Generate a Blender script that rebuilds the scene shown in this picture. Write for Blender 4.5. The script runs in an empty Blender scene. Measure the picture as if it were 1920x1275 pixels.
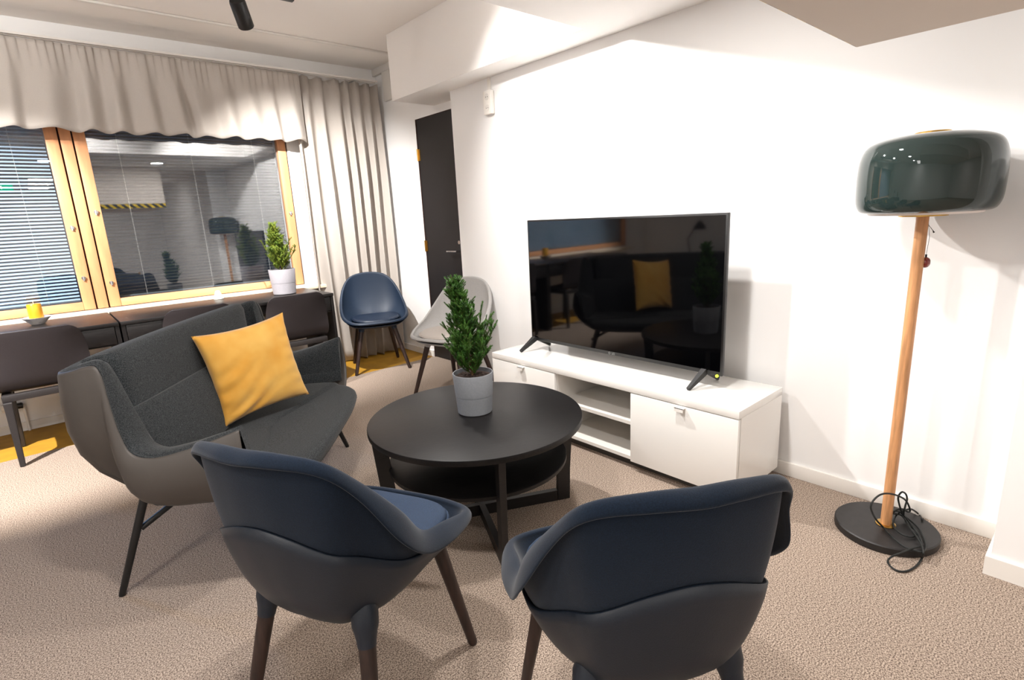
import bpy, bmesh, math, random
from mathutils import Vector, Matrix, noise
random.seed(7)
scene = bpy.context.scene
COL = scene.collection
PI = math.pi
R = math.radians

# ------------------------------------------------------------------ materials
def srgb(r, g, b):
    f = lambda c: ((c / 255) / 12.92) if c / 255 <= .04045 else (((c / 255) + .055) / 1.055) ** 2.4
    return (f(r), f(g), f(b), 1)

def mat(name, col, rough=.6, metal=0., noise_amt=0., scale=50., bump=0., bscale=None, spec=.5, coat=0., sheen=0., trans=0., stretch=None, col2=None, lo=.35, hi=.65, detail=3.):
    m = bpy.data.materials.new(name); m.use_nodes = True
    nt = m.node_tree; N = nt.nodes; L = nt.links
    b = N['Principled BSDF']
    b.inputs['Base Color'].default_value = col
    b.inputs['Roughness'].default_value = rough
    b.inputs['Metallic'].default_value = metal
    b.inputs['Specular IOR Level'].default_value = spec
    b.inputs['Coat Weight'].default_value = coat
    b.inputs['Sheen Weight'].default_value = sheen
    b.inputs['Transmission Weight'].default_value = trans
    if noise_amt or bump or col2:
        tc = N.new('ShaderNodeTexCoord'); mp = N.new('ShaderNodeMapping')
        L.new(tc.outputs['Object'], mp.inputs['Vector'])
        if stretch: mp.inputs['Scale'].default_value = stretch
        nz = N.new('ShaderNodeTexNoise'); nz.inputs['Scale'].default_value = scale; nz.inputs['Detail'].default_value = detail
        L.new(mp.outputs['Vector'], nz.inputs['Vector'])
        if noise_amt or col2:
            rp = N.new('ShaderNodeValToRGB')
            c2 = col2 or tuple(min(1, c * (1 + noise_amt)) for c in col[:3]) + (1,)
            c1 = col if col2 else tuple(c * (1 - noise_amt) for c in col[:3]) + (1,)
            rp.color_ramp.elements[0].color = c1; rp.color_ramp.elements[1].color = c2
            rp.color_ramp.elements[0].position = lo; rp.color_ramp.elements[1].position = hi
            L.new(nz.outputs['Fac'], rp.inputs['Fac']); L.new(rp.outputs['Color'], b.inputs['Base Color'])
        if bump:
            bp = N.new('ShaderNodeBump'); bp.inputs['Strength'].default_value = bump; bp.inputs['Distance'].default_value = .004
            n2 = nz
            if bscale:
                n2 = N.new('ShaderNodeTexNoise'); n2.inputs['Scale'].default_value = bscale
                L.new(mp.outputs['Vector'], n2.inputs['Vector'])
            L.new(n2.outputs['Fac'], bp.inputs['Height']); L.new(bp.outputs['Normal'], b.inputs['Normal'])
    return m

def emit(name, col, s):
    m = bpy.data.materials.new(name); m.use_nodes = True
    N = m.node_tree.nodes; b = N['Principled BSDF']
    b.inputs['Base Color'].default_value = col
    b.inputs['Emission Color'].default_value = col; b.inputs['Emission Strength'].default_value = s
    return m

M = {}
M['wall'] = mat('wall_paint', srgb(244, 243, 242), .85)
M['ceil'] = mat('ceiling_paint', srgb(238, 233, 228), .9)
M['soffit'] = mat('soffit_paint', srgb(244, 241, 238), .9)
M['tan'] = mat('bulkhead_paint', srgb(226, 216, 206), .9)
M['base'] = mat('skirting_paint', srgb(238, 234, 228), .5)
M['carpet'] = mat('carpet_loop', srgb(98, 84, 75), .95, scale=235, col2=srgb(192, 174, 158), lo=.38, hi=.62, bump=.05, bscale=500, spec=.1, detail=3)
M['yellow'] = mat('yellow_linoleum', srgb(182, 134, 38), .6, noise_amt=.12, scale=9)
M['black_wood'] = mat('black_brown_veneer', srgb(18, 15, 15), .42, noise_amt=.45, scale=14, stretch=(1.5, 22, 22), bump=.05)
M['table_wood'] = mat('black_brown_table_veneer', srgb(17, 15, 15), .42, noise_amt=.45, scale=12, stretch=(1.5, 26, 26), bump=.05, spec=.3)
M['white_gloss'] = mat('white_gloss_lacquer', srgb(240, 238, 234), .12, coat=.5)
M['white_matt'] = mat('white_laminate', srgb(226, 222, 216), .45)
M['pine'] = mat('oiled_pine', srgb(216, 154, 108), .45, noise_amt=.12, scale=9, stretch=(3, 3, .35), bump=.04)
M['pine_x'] = mat('oiled_pine_rail', srgb(220, 160, 114), .45, noise_amt=.12, scale=9, stretch=(.35, 3, 3), bump=.04)
M['groove'] = mat('dark_rubber_seal', srgb(52, 26, 20), .8)
M['sill'] = mat('cream_sill_paint', srgb(238, 222, 196), .4)
M['slat'] = mat('shaded_slat', srgb(112, 120, 126), .45)  # right window's unlit blinds: their shade is darkened into the colour
M['slat_lit'] = mat('blue_lit_slat', srgb(200, 222, 240), .5)  # left window's blinds: bright bluish light tinted into the base colour
M['door'] = mat('black_door_paint', srgb(28, 25, 26), .45, noise_amt=.1, scale=5)
M['brass'] = mat('brass', srgb(200, 160, 84), .28, metal=1)
M['chrome'] = mat('brushed_steel', srgb(200, 200, 200), .25, metal=1)
M['black_metal'] = mat('black_powder_coat', srgb(20, 20, 21), .45)
M['black_plastic'] = mat('black_plastic', srgb(14, 14, 15), .35)
M['screen'] = mat('dark_glass_screen', srgb(3, 3, 4), .045, spec=.85)
M['tv_back'] = mat('charcoal_plastic', srgb(28, 28, 29), .4)
M['navy_felt'] = mat('navy_felt', srgb(15, 27, 42), .95, noise_amt=.22, scale=420, bump=.12, sheen=.16, spec=.15)
M['navy_plastic'] = mat('navy_plastic', srgb(18, 29, 42), .46, noise_amt=.04, scale=400, bump=.12)
M['navy_gloss'] = mat('navy_satin_plastic', srgb(19, 36, 56), .55)
M['navy_pad'] = mat('navy_pad_fabric', srgb(27, 46, 70), .8, noise_amt=.15, scale=300, bump=.3)
M['navy_leather'] = mat('navy_smooth_pad', srgb(17, 32, 52), .42, bump=.1, scale=200)
M['grey_shell'] = mat('light_grey_felt', srgb(168, 166, 164), .9, noise_amt=.08, scale=240, bump=.3)
M['grey_plastic'] = mat('light_grey_plastic', srgb(166, 167, 170), .5)
M['grey_pad'] = mat('warm_grey_pad_fabric', srgb(180, 172, 165), .9, noise_amt=.06, scale=240, bump=.3)
M['walnut'] = mat('dark_stained_wood', srgb(48, 32, 27), .5, noise_amt=.35, scale=14, stretch=(5, 5, .6))
M['sofa_fab'] = mat('charcoal_wool', srgb(31, 34, 36), .95, scale=300, col2=srgb(64, 67, 69), lo=.40, hi=.64, bump=.2, sheen=.12, spec=.15)
M['sofa_shell'] = mat('taupe_grey_shell', srgb(74, 69, 65), .5, bump=.05, scale=400)
M['velvet'] = mat('mustard_velvet', srgb(206, 146, 44), .8, scale=7, col2=srgb(218, 172, 84), lo=.3, hi=.75, sheen=.35, bump=.05, bscale=200)
M['anthracite'] = mat('anthracite_composite', srgb(33, 26, 28), .62, noise_amt=.12, scale=300, bump=.15)
M['anth_leg'] = mat('anthracite_leg', srgb(38, 34, 34), .5)
M['pot_grey'] = mat('grey_ceramic', srgb(128, 131, 136), .55, noise_amt=.05, scale=120)
M['pot_light'] = mat('light_grey_ceramic', srgb(150, 147, 152), .5, noise_amt=.03, scale=120)
M['soil'] = mat('peat_soil', srgb(48, 34, 28), 1, noise_amt=.5, scale=150, bump=1)
M['bark'] = mat('conifer_bark', srgb(92, 68, 44), .9)
M['leaf'] = mat('dark_conifer_needles', srgb(40, 82, 28), .55, scale=30, col2=srgb(86, 134, 46), lo=.3, hi=.75)
M['leaf2'] = mat('bright_conifer_needles', srgb(84, 120, 40), .55, scale=30, col2=srgb(160, 170, 64), lo=.3, hi=.75)
M['lampwood'] = mat('oak_pole', srgb(200, 146, 100), .42, noise_amt=.22, scale=12, stretch=(8, 8, .6), bump=.04)
M['stone'] = mat('black_stained_base', srgb(30, 28, 28), .5, noise_amt=.2, scale=30)
M['cable'] = mat('black_textile_cable', srgb(16, 20, 19), .6)
M['opal'] = mat('opal_glass', srgb(236, 226, 220), .25)
M['red'] = mat('red_bead_glass', srgb(120, 22, 16), .15, coat=1)
M['gold'] = mat('gold_wax', srgb(222, 164, 40), .32, metal=.35)
M['marble'] = mat('grey_marbled_ceramic', srgb(222, 216, 212), .35, scale=30, col2=srgb(150, 142, 142), lo=.5, hi=.8)
M['frost'] = mat('frosted_white_glass', srgb(236, 230, 216), .35)
M['wick'] = mat('wick', srgb(238, 226, 200), .8)
M['white_plastic'] = mat('white_plastic', srgb(240, 236, 230), .4)
M['dark_hole'] = mat('dark_hole', srgb(70, 66, 62), .6)
M['lamp_on'] = emit('lit_diffuser', (1, .9, .78, 1), 9)
M['lens_on'] = emit('lit_lens', (1, .9, .78, 1), 14)
M['led'] = emit('lime_led', (.75, 1, .05, 1), .9)
M['logo'] = mat('silver_print', srgb(150, 150, 150), .4)
M['asphalt'] = mat('dark_asphalt', srgb(40, 42, 46), .95, noise_amt=.3, scale=40)
M['facade'] = mat('pale_facade', srgb(170, 180, 190), .9)
M['blackout'] = mat('grey_woven_rug_wall', srgb(120, 112, 108), .9, noise_amt=.3, scale=20)

# linen with some light passing through
def linen(name, c):
    m = mat(name, c, .9, noise_amt=.05, scale=400, bump=.2, spec=.15)
    nt = m.node_tree; N = nt.nodes; L = nt.links
    t = N.new('ShaderNodeBsdfTranslucent'); t.inputs['Color'].default_value = c
    mx = N.new('ShaderNodeMixShader'); mx.inputs[0].default_value = .2
    L.new(N['Principled BSDF'].outputs[0], mx.inputs[1]); L.new(t.outputs[0], mx.inputs[2])
    L.new(mx.outputs[0], N['Material Output'].inputs['Surface'])
    return m
M['linen'] = linen('beige_linen', srgb(198, 190, 182))

# blind slat: diffuse + translucent aluminium lacquer
# window pane: fresnel reflection over clear transmission
def pane(name, tint=(.93, .95, .96, 1), ior=.1):
    m = bpy.data.materials.new(name); m.use_nodes = True
    nt = m.node_tree; N = nt.nodes; L = nt.links
    N.remove(N['Principled BSDF'])
    tr = N.new('ShaderNodeBsdfTransparent'); tr.inputs['Color'].default_value = tint
    gl = N.new('ShaderNodeBsdfGlossy'); gl.inputs['Roughness'].default_value = .01
    lw = N.new('ShaderNodeLayerWeight'); lw.inputs['Blend'].default_value = .5
    pw = N.new('ShaderNodeMath'); pw.operation = 'POWER'; pw.inputs[1].default_value = 4.5; L.new(lw.outputs['Facing'], pw.inputs[0])
    fr = N.new('ShaderNodeMath'); fr.operation = 'MULTIPLY_ADD'; fr.inputs[1].default_value = 1 - ior; fr.inputs[2].default_value = ior; L.new(pw.outputs[0], fr.inputs[0])
    mx = N.new('ShaderNodeMixShader')
    L.new(fr.outputs[0], mx.inputs[0]); L.new(tr.outputs[0], mx.inputs[1]); L.new(gl.outputs[0], mx.inputs[2])
    L.new(mx.outputs[0], N['Material Output'].inputs['Surface'])
    return m
M['pane'] = pane('window_glass', ior=.16)
def smoked():
    m = bpy.data.materials.new('smoked_green_glass'); m.use_nodes = True
    nt = m.node_tree; N = nt.nodes; L = nt.links
    b = N['Principled BSDF']
    b.inputs['Base Color'].default_value = srgb(44, 58, 56)
    b.inputs['Roughness'].default_value = .04; b.inputs['Coat Weight'].default_value = .6
    tr = N.new('ShaderNodeBsdfTransparent'); tr.inputs['Color'].default_value = srgb(96, 120, 114)
    mx = N.new('ShaderNodeMixShader'); mx.inputs[0].default_value = .28
    L.new(b.outputs[0], mx.inputs[1]); L.new(tr.outputs[0], mx.inputs[2])
    L.new(mx.outputs[0], N['Material Output'].inputs['Surface'])
    return m
M['smoked'] = smoked()
def hazard():
    m = bpy.data.materials.new('yellow_black_hazard_tape'); m.use_nodes = True
    nt = m.node_tree; N = nt.nodes; L = nt.links; b = N['Principled BSDF']
    tc = N.new('ShaderNodeTexCoord'); sp = N.new('ShaderNodeSeparateXYZ'); L.new(tc.outputs['Object'], sp.inputs[0])
    def mth(op, a, bb):
        n = N.new('ShaderNodeMath'); n.operation = op
        for i, v in enumerate((a, bb)):
            if isinstance(v, (int, float)): n.inputs[i].default_value = v
            else: L.new(v, n.inputs[i])
        return n.outputs[0]
    s = mth('ADD', mth('ADD', sp.outputs[0], sp.outputs[1]), sp.outputs[2])
    k = mth('GREATER_THAN', mth('FRACT', mth('MULTIPLY', s, 11), 0), .5)
    mx = N.new('ShaderNodeMix'); mx.data_type = 'RGBA'
    L.new(k, mx.inputs[0]); mx.inputs[6].default_value = srgb(226, 190, 30); mx.inputs[7].default_value = srgb(20, 20, 20)
    L.new(mx.outputs[2], b.inputs['Base Color'])
    return m
M['hazard'] = hazard()

# ------------------------------------------------------------------ mesh helpers
def obj(name, bm, m, parent=None, smooth=True, ang=38, subd=0, solid=0, bevel=0, off=0.):
    me = bpy.data.meshes.new(name)
    bmesh.ops.recalc_face_normals(bm, faces=bm.faces) if not solid else None
    bm.to_mesh(me); bm.free()
    if smooth:
        me.polygons.foreach_set('use_smooth', [True] * len(me.polygons))
        if not subd and not solid: me.set_sharp_from_angle(angle=R(ang))
    me.materials.append(M[m] if isinstance(m, str) else m)
    o = bpy.data.objects.new(name, me); COL.objects.link(o)
    if solid:
        s = o.modifiers.new('s', 'SOLIDIFY'); s.thickness = solid; s.offset = off
    if bevel:
        b = o.modifiers.new('b', 'BEVEL'); b.width = bevel; b.segments = 2; b.limit_method = 'ANGLE'; b.angle_limit = R(40)
    if subd:
        s = o.modifiers.new('d', 'SUBSURF'); s.levels = subd; s.render_levels = subd
    if parent: o.parent = parent
    return o

def thing(name, label, cat, loc=(0, 0, 0), rz=0., group=None):
    o = bpy.data.objects.new(name, None); COL.objects.link(o)
    o.empty_display_size = .1
    o.location = loc; o.rotation_euler = (0, 0, rz)
    o['label'] = label; o['category'] = cat
    if group: o['group'] = group
    return o
def tag(o, label, cat, group=None):
    o['label'] = label; o['category'] = cat
    if group: o['group'] = group
    return o
def struct(o): o['kind'] = 'structure'; return o
def dup(root, loc, rz, label, group=None):
    def cp(o, par):
        c = o.copy(); COL.objects.link(c)
        if par: c.parent = par
        for ch in [x for x in KIDS.get(o.name, [])]: cp(ch, c)
        return c
    KIDS.clear()
    for o in bpy.data.objects:
        if o.parent: KIDS.setdefault(o.parent.name, []).append(o)
    r = cp(root, None); r.location = loc; r.rotation_euler = (0, 0, rz); r['label'] = label
    if group: r['group'] = group
    return r
KIDS = {}

def box(bm, x0, x1, y0, y1, z0, z1):
    vs = [bm.verts.new((x, y, z)) for x in (x0, x1) for y in (y0, y1) for z in (z0, z1)]
    for f in ((0, 1, 3, 2), (4, 6, 7, 5), (0, 4, 5, 1), (2, 3, 7, 6), (0, 2, 6, 4), (1, 5, 7, 3)):
        bm.faces.new([vs[i] for i in f])
    return vs
def bx(*a, bev=0., seg=2):
    bm = bmesh.new()
    if isinstance(a[0], (tuple, list)):
        for t in a: box(bm, *t)
    else: box(bm, *a)
    if bev: bmesh.ops.bevel(bm, geom=bm.edges[:], offset=bev, segments=seg, affect='EDGES', profile=.5)
    return bm
def grid(bm, rows, close_u=False, close_v=False, cap0=False, cap1=False):
    V = [[bm.verts.new(p) for p in r] for r in rows]
    n, k = len(V), len(V[0])
    for i in range(n if close_u else n - 1):
        for j in range(k if close_v else k - 1):
            a, b, c, d = V[i][j], V[i][(j + 1) % k], V[(i + 1) % n][(j + 1) % k], V[(i + 1) % n][j]
            try: bm.faces.new((a, b, c, d))
            except ValueError: pass
    if cap0: bm.faces.new(V[0][::-1])
    if cap1: bm.faces.new(V[-1])
    return V
def frame_of(d):
    d = Vector(d).normalized()
    a = Vector((0, 0, 1)) if abs(d.z) < .9 else Vector((1, 0, 0))
    u = d.cross(a).normalized(); v = d.cross(u).normalized()
    return u, v
def tube(bm, pts, rad, seg=10, closed=False, flat=1.):
    pts = [Vector(p) for p in pts]
    rs = rad if isinstance(rad, (list, tuple)) else [rad] * len(pts)
    u = None; rows = []
    for i, p in enumerate(pts):
        d = (pts[min(i + 1, len(pts) - 1)] - pts[max(i - 1, 0)]).normalized()
        if u is None: u, v = frame_of(d)
        else:
            u = (u - d * u.dot(d)).normalized(); v = d.cross(u)
        rows.append([p + (u * math.cos(2 * PI * k / seg) + v * math.sin(2 * PI * k / seg) * flat) * rs[i] for k in range(seg)])
    grid(bm, rows, close_v=True, cap0=True, cap1=True)
def lathe(bm, prof, seg=48, c=(0, 0, 0), cap=True):
    rows = [[(c[0] + r * math.cos(2 * PI * k / seg), c[1] + r * math.sin(2 * PI * k / seg), c[2] + z) for k in range(seg)] for r, z in prof]
    grid(bm, rows, close_v=True, cap0=cap, cap1=cap)
def lathe_obj(name, prof, m, parent=None, seg=48, c=(0, 0, 0), cap=True, ang=38):
    bm = bmesh.new(); lathe(bm, prof, seg, c, cap); return obj(name, bm, m, parent, ang=ang)
def spline(P, n, closed=False):
    P = [Vector(p) for p in P]; K = len(P); out = []
    segs = K if closed else K - 1
    for i in range(n):
        t = i / (n if closed else n - 1) * segs
        k = min(int(t), segs - 1); u = t - k
        g = lambda j: P[j % K] if closed else P[max(0, min(K - 1, j))]
        a, b, c, d = g(k - 1), g(k), g(k + 1), g(k + 2)
        out.append(.5 * ((2 * b) + (c - a) * u + (2 * a - 5 * b + 4 * c - d) * u * u + (3 * b - a - 3 * c + d) * u ** 3))
    return out
def prism(bm, poly, z0, z1):
    a = [bm.verts.new((x, y, z0)) for x, y in poly]; b = [bm.verts.new((x, y, z1)) for x, y in poly]
    n = len(poly)
    bm.faces.new(a[::-1]); bm.faces.new(b)
    for i in range(n): bm.faces.new((a[i], a[(i + 1) % n], b[(i + 1) % n], b[i]))

# ------------------------------------------------------------------ camera (solved from the photograph's vanishing points)
CAM = Vector((-2.5269, -.3992, 1.2836)); FPX = 1005.58
yaw, pitch, roll = .8547, -.2281, -.0505
d = Vector((math.cos(pitch) * math.cos(yaw), math.cos(pitch) * math.sin(yaw), math.sin(pitch)))
r0 = d.cross(Vector((0, 0, 1))).normalized(); u0 = r0.cross(d)
rr = r0 * math.cos(roll) + u0 * math.sin(roll); uu = -r0 * math.sin(roll) + u0 * math.cos(roll)
cd = bpy.data.cameras.new('camera'); cam = bpy.data.objects.new('camera', cd); COL.objects.link(cam)
cd.sensor_width = 36; cd.lens = FPX / 1920 * 36; cd.clip_start = .05
cam.matrix_world = Matrix(((rr.x, uu.x, -d.x, CAM.x), (rr.y, uu.y, -d.y, CAM.y), (rr.z, uu.z, -d.z, CAM.z), (0, 0, 0, 1)))
scene.camera = cam

# ------------------------------------------------------------------ room shell
W = 4.485; H = 2.665; HS = 2.195; XR = .187; XL = -5.0; YB = -4.6; YC = 3.87
struct(obj('floor', bx(XL, XR + .15, YB, YC, -.06, 0), 'carpet', smooth=False))
struct(obj('floor', bx(XL, XR + .15, YC, W + .02, -.06, -.003), 'yellow', smooth=False))
struct(obj('ceiling', bx(XL, XR + .15, YB, W + .3, H, H + .1), 'ceil', smooth=False))
struct(obj('trim_1', bx(XL, XR, 3.922, 3.950, H - .014, H - .0005, bev=.003), 'white_matt', smooth=False))
# lowered ceiling: strip along the right wall and the whole near half of the room
bm = bmesh.new(); prism(bm, [(XL, YB), (XR, YB), (XR, 3.545), (-.205, 3.545), (-.205, 1.6), (XL, 1.6)], HS, H - .001)
struct(obj('trim_2', bm, 'soffit', smooth=False))
# hanging bulkhead with hazard tape
bh = struct(obj('trim_3', bx(-2.0, -.935, -1.6, .1, 1.64, HS - .001), 'tan', smooth=False))
obj('hazard_tape', bx(-2.0, -.935, .1, .102, 1.641, 1.70), 'hazard', bh, smooth=False)
# right wall with the television, recess with the door, near pillar
struct(obj('wall_right', bx(0, XR + .15, -.24, 3.06, 0, HS), 'wall', smooth=False))
rec = bx((XR, XR + .15, 3.06, 3.065, 0, H), (XR, XR + .15, 3.06, 3.86, 2.135, H), (XR, XR + .15, 3.86, W + .3, 0, H))
struct(obj('wall_recess', rec, 'wall', smooth=False))
struct(obj('wall_pillar', bx(-.265, XR + .15, YB, -.24, 0, HS), 'wall', smooth=False))
struct(obj('wall_front', bx(XL, XR + .15, YB - .1, YB, 0, H), 'wall', smooth=False))
struct(obj('wall_left', bx(XL - .1, XL, YB - .1, W + .3, 0, H), 'wall', smooth=False))
WX0, WX1, WZ0, WZ1 = -4.55, -.725, .77, 2.2
wb = bx((XL, XR + .15, W, W + .3, 0, WZ0), (XL, XR + .15, W, W + .3, WZ1, H), (XL, WX0, W, W + .3, WZ0, WZ1), (WX1, XR + .15, W, W + .3, WZ0, WZ1))
struct(obj('wall_back', wb, 'wall', smooth=False))
# skirting boards
struct(obj('baseboard_right', bx(-.013, 0, -.24, 3.06, 0, .068, bev=.002), 'base'))
struct(obj('baseboard_pillar', bx((-.278, -.265, YB, -.227, 0, .068), (-.265, -.013, -.24, -.227, 0, .068)), 'base', smooth=False))
struct(obj('baseboard_back', bx(XL, XR, W - .012, W, 0, .06), 'base', smooth=False))
struct(obj('baseboard_recess', bx(XR - .012, XR, 3.86, W - .012, 0, .06), 'base', smooth=False))
# white service duct in the far corner
o = obj('cable_duct', bx((XR - .03, XR, 3.55, W, H - .06, H - .0), (XR - .03, XR, 4.17, 4.31, 2.36, H - .06), bev=.003), 'white_matt')
tag(o, 'white boxed cable duct in the upper corner above the curtain end', 'duct')

# door
dr = obj('door_1', bx(XR + .004, XR + .045, 3.066, 3.85, .01, 2.13), 'door', smooth=False); struct(dr)
obj('door_frame', bx((XR + .0, XR + .06, 3.85, 3.86, 0, 2.135), (XR + .0, XR + .06, 3.066, 3.86, 2.13, 2.1349)), 'groove', dr, smooth=False)
bm = bmesh.new(); tube(bm, [(XR + .004, 3.325, 1.01), (XR - .045, 3.325, 1.01)], .009); tube(bm, [(XR - .045, 3.315, 1.01), (XR - .045, 3.46, 1.008)], .0085)
obj('door_handle', bm, 'chrome', dr)
lathe_b = bmesh.new(); tube(lathe_b, [(XR + .004, 3.31, 1.085), (XR - .02, 3.31, 1.085)], .016, 16); obj('lock_cylinder', lathe_b, 'chrome', dr)
for z in (1.84, 1.05):
    bm = bmesh.new(); tube(bm, [(XR - .006, 3.853, z - .05), (XR - .006, 3.853, z + .05)], .007, 10)
    box(bm, XR - .002, XR + .003, 3.825, 3.853, z - .048, z + .048); obj('hinge', bm, 'brass', dr)

# ------------------------------------------------------------------ windows
def window(name, x0, x1, y0=4.47, tilt=28, slat='slat'):
    z0, z1 = .775, 2.19; fw = .068
    fr = bx((x0, x0 + fw, y0, y0 + .06, z0, z1), (x1 - fw, x1, y0, y0 + .06, z0, z1), bev=.004)
    w = struct(obj(name, fr, 'pine'))
    obj('sash_rail', bx((x0 + fw, x1 - fw, y0 + .001, y0 + .059, z0, z0 + .055), (x0 + fw, x1 - fw, y0 + .001, y0 + .059, z1 - .06, z1), bev=.004), 'pine_x', w)
    obj('pane', bx(x0 + fw - .005, x1 - fw + .005, y0 + .03, y0 + .036, z0 + .05, z1 - .055), 'pane', w, smooth=False)
    bm = bmesh.new()
    z = z0 + .075
    while z < z1 - .09:
        yc = y0 + .088; a = R(tilt)
        dy, dz = .0125 * math.cos(a), .0125 * math.sin(a)
        vs = []
        for k in range(4):
            t = k / 3 * 2 - 1; c = .0022 * (1 - t * t)
            vs.append((bm.verts.new((x0 + fw + .006, yc + t * dy, z - t * dz + c)), bm.verts.new((x1 - fw - .006, yc + t * dy, z - t * dz + c))))
        for k in range(3): bm.faces.new((vs[k][0], vs[k][1], vs[k + 1][1], vs[k + 1][0]))
        z += .0235
    obj('blind_slats', bm, slat, w)
    bm = bmesh.new(); box(bm, x0 + fw + .005, x1 - fw - .005, y0 + .074, y0 + .102, z0 + .057, z0 + .068)
    obj('blind_rail', bm, 'slat', w, smooth=False)
    bm = bmesh.new()
    n = 3 if x1 - x0 < 1.6 else 4
    for k in range(n):
        xx = x0 + .25 + (x1 - x0 - .5) * k / (n - 1)
        tube(bm, [(xx, y0 + .074, z0 + .06), (xx, y0 + .074, z1 - .06)], .0009, 5)
    obj('blind_cord', bm, 'white_plastic', w)
    return w
def latch(w, x, z, right=True):
    bm = bmesh.new(); s = 1 if right else -1
    tube(bm, [(x, 4.47, z), (x, 4.458, z)], .013, 14); tube(bm, [(x, 4.462, z + .012), (x, 4.46, z - .02)], .006, 8)
    obj('window_latch', bm, 'chrome', w)
w1 = window('window_1', -4.53, -2.246, tilt=-30, slat='slat_lit')
w2 = window('window_2', -2.163, -.737)
latch(w1, -2.28, 1.35); latch(w1, -2.28, 1.0)
latch(w2, -2.128, 1.45); latch(w2, -2.128, .95); latch(w2, -.772, 1.4)
struct(obj('trim_4', bx(-2.236, -2.173, 4.468, 4.53, .775, 2.19, bev=.003), 'pine'))
struct(obj('trim_5', bx((-4.55, -.725, 4.49, 4.56, .76, .778), (-2.246, -2.163, 4.5, 4.56, .778, 2.19), (-.737, -.7245, 4.49, 4.56, .778, 2.19)), 'groove', smooth=False))
struct(obj('trim_6', bx(-.7245, -.70, 4.472, 4.4855, .745, 2.2), 'base', smooth=False))
struct(obj('window_sill', bx(-4.6, -.50, 4.385, 4.487, .728, .757, bev=.004), 'sill'))
# outside: dark yard and a pale facade
struct(obj('ground_outside', bx(-14, 6, 4.8, 16, -.6, -.5), 'asphalt', smooth=False))
tag(obj('building_facade', bx((-14, -8, 12, 13, -.5, 6), (-8, 6, 12, 13, -.5, .3), (-8, 6, 12, 13, 3.6, 6)), 'facade', smooth=False), 'pale building facade outside beyond the left window', 'building')

# ------------------------------------------------------------------ curtains
def curtain_panel():
    nx, nz = 150, 26
    x0, x1, zt, zb = -.665, .135, 2.503, .012
    rows = []
    for i in range(nz + 1):
        t = i / nz; z = zt + (zb - zt) * t; row = []
        for j in range(nx + 1):
            s = j / nx
            sp = s + .012 * math.sin(s * 21) + .02 * math.sin(3.1 * t + 7 * s) * t
            ph = sp * 2 * PI * 7.0 + 1.2 * math.sin(s * 9)
            a = (.016 + .026 * min(1, t * 3))
            y = 4.375 - a * math.sin(ph) - .012 * math.sin(ph * .37 + 2 + 2 * t) * min(1, t * 2)
            xx = x0 + (x1 - x0) * s + .012 * math.cos(ph) * min(1, t * 2)
            zz = z
            if i == 0: y -= .008 * math.sin(ph * 3); zz += .010 * math.sin(ph + .5)
            if i == 1: y += .006 * math.sin(ph * 2)
            if t == 1: zz += .01 * math.sin(ph * .5)
            row.append((xx, min(y, 4.455), zz))
        rows.append(row)
    bm = bmesh.new(); grid(bm, rows)
    o = obj('curtain', bm, 'linen', solid=.003)
    tag(o, 'full-length pale beige linen curtain hanging in folds right of the window', 'curtain')
curtain_panel()
def valance():
    rnd = random.Random(12)
    nx, nz = 620, 18
    x0, x1, zt, zb = -4.75, -.60, 2.503, 1.975
    kn = [x0]; 
    while kn[-1] < x1 + .3: kn.append(kn[-1] + rnd.uniform(.055, .125))
    am = [rnd.uniform(.45, 1.15) for _ in kn]; ln_ = [rnd.uniform(-.05, .05) for _ in kn]
    def fold(x):
        import bisect
        k = max(0, min(len(kn) - 2, bisect.bisect(kn, x) - 1)); u = (x - kn[k]) / (kn[k + 1] - kn[k])
        a_, b_ = am[k] * (1 if k % 2 else -1), am[k + 1] * (1 if (k + 1) % 2 else -1)
        u = u * u * (3 - 2 * u); return a_ + (b_ - a_) * u
    rows = []
    for i in range(nz + 1):
        t = i / nz; row = []
        for j in range(nx + 1):
            s = j / nx; x = x0 + (x1 - x0) * s
            lean = .05 * math.sin(x * 2.3 + 1) * t
            f1 = fold(x + lean); f2 = math.sin(x * 2 * PI / .045 + 2.2 * math.sin(x * 9)) 
            k = max(0, 1 - t * 2.6)
            y = 4.318 - .006 * t - (.005 + .028 * min(1, t * 1.5) ** .9) * f1 - .0045 * k * f2
            z = zt + (zb - zt) * t + .010 * f1 * t * (t > .5) * (t - .5) * 2
            row.append((x + .006 * f2 * k, y, z))
        rows.append(row)
    bm = bmesh.new(); grid(bm, rows)
    o = obj('valance', bm, 'linen', solid=.003)
    tag(o, 'short gathered beige linen valance hanging across the top of the window', 'valance')
valance()
o = obj('curtain_rail', bx((-4.75, .12, 4.322, 4.335, 2.522, 2.535), (-4.75, .12, 4.368, 4.386, 2.522, 2.538), (-4.6, -4.57, 4.33, W, 2.524, 2.534), (-2.4, -2.37, 4.33, W, 2.524, 2.534), (-.1, -.07, 4.33, W, 2.524, 2.534)), 'white_matt', smooth=False)
tag(o, 'white double curtain rail fixed above the window', 'curtain rail')

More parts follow.
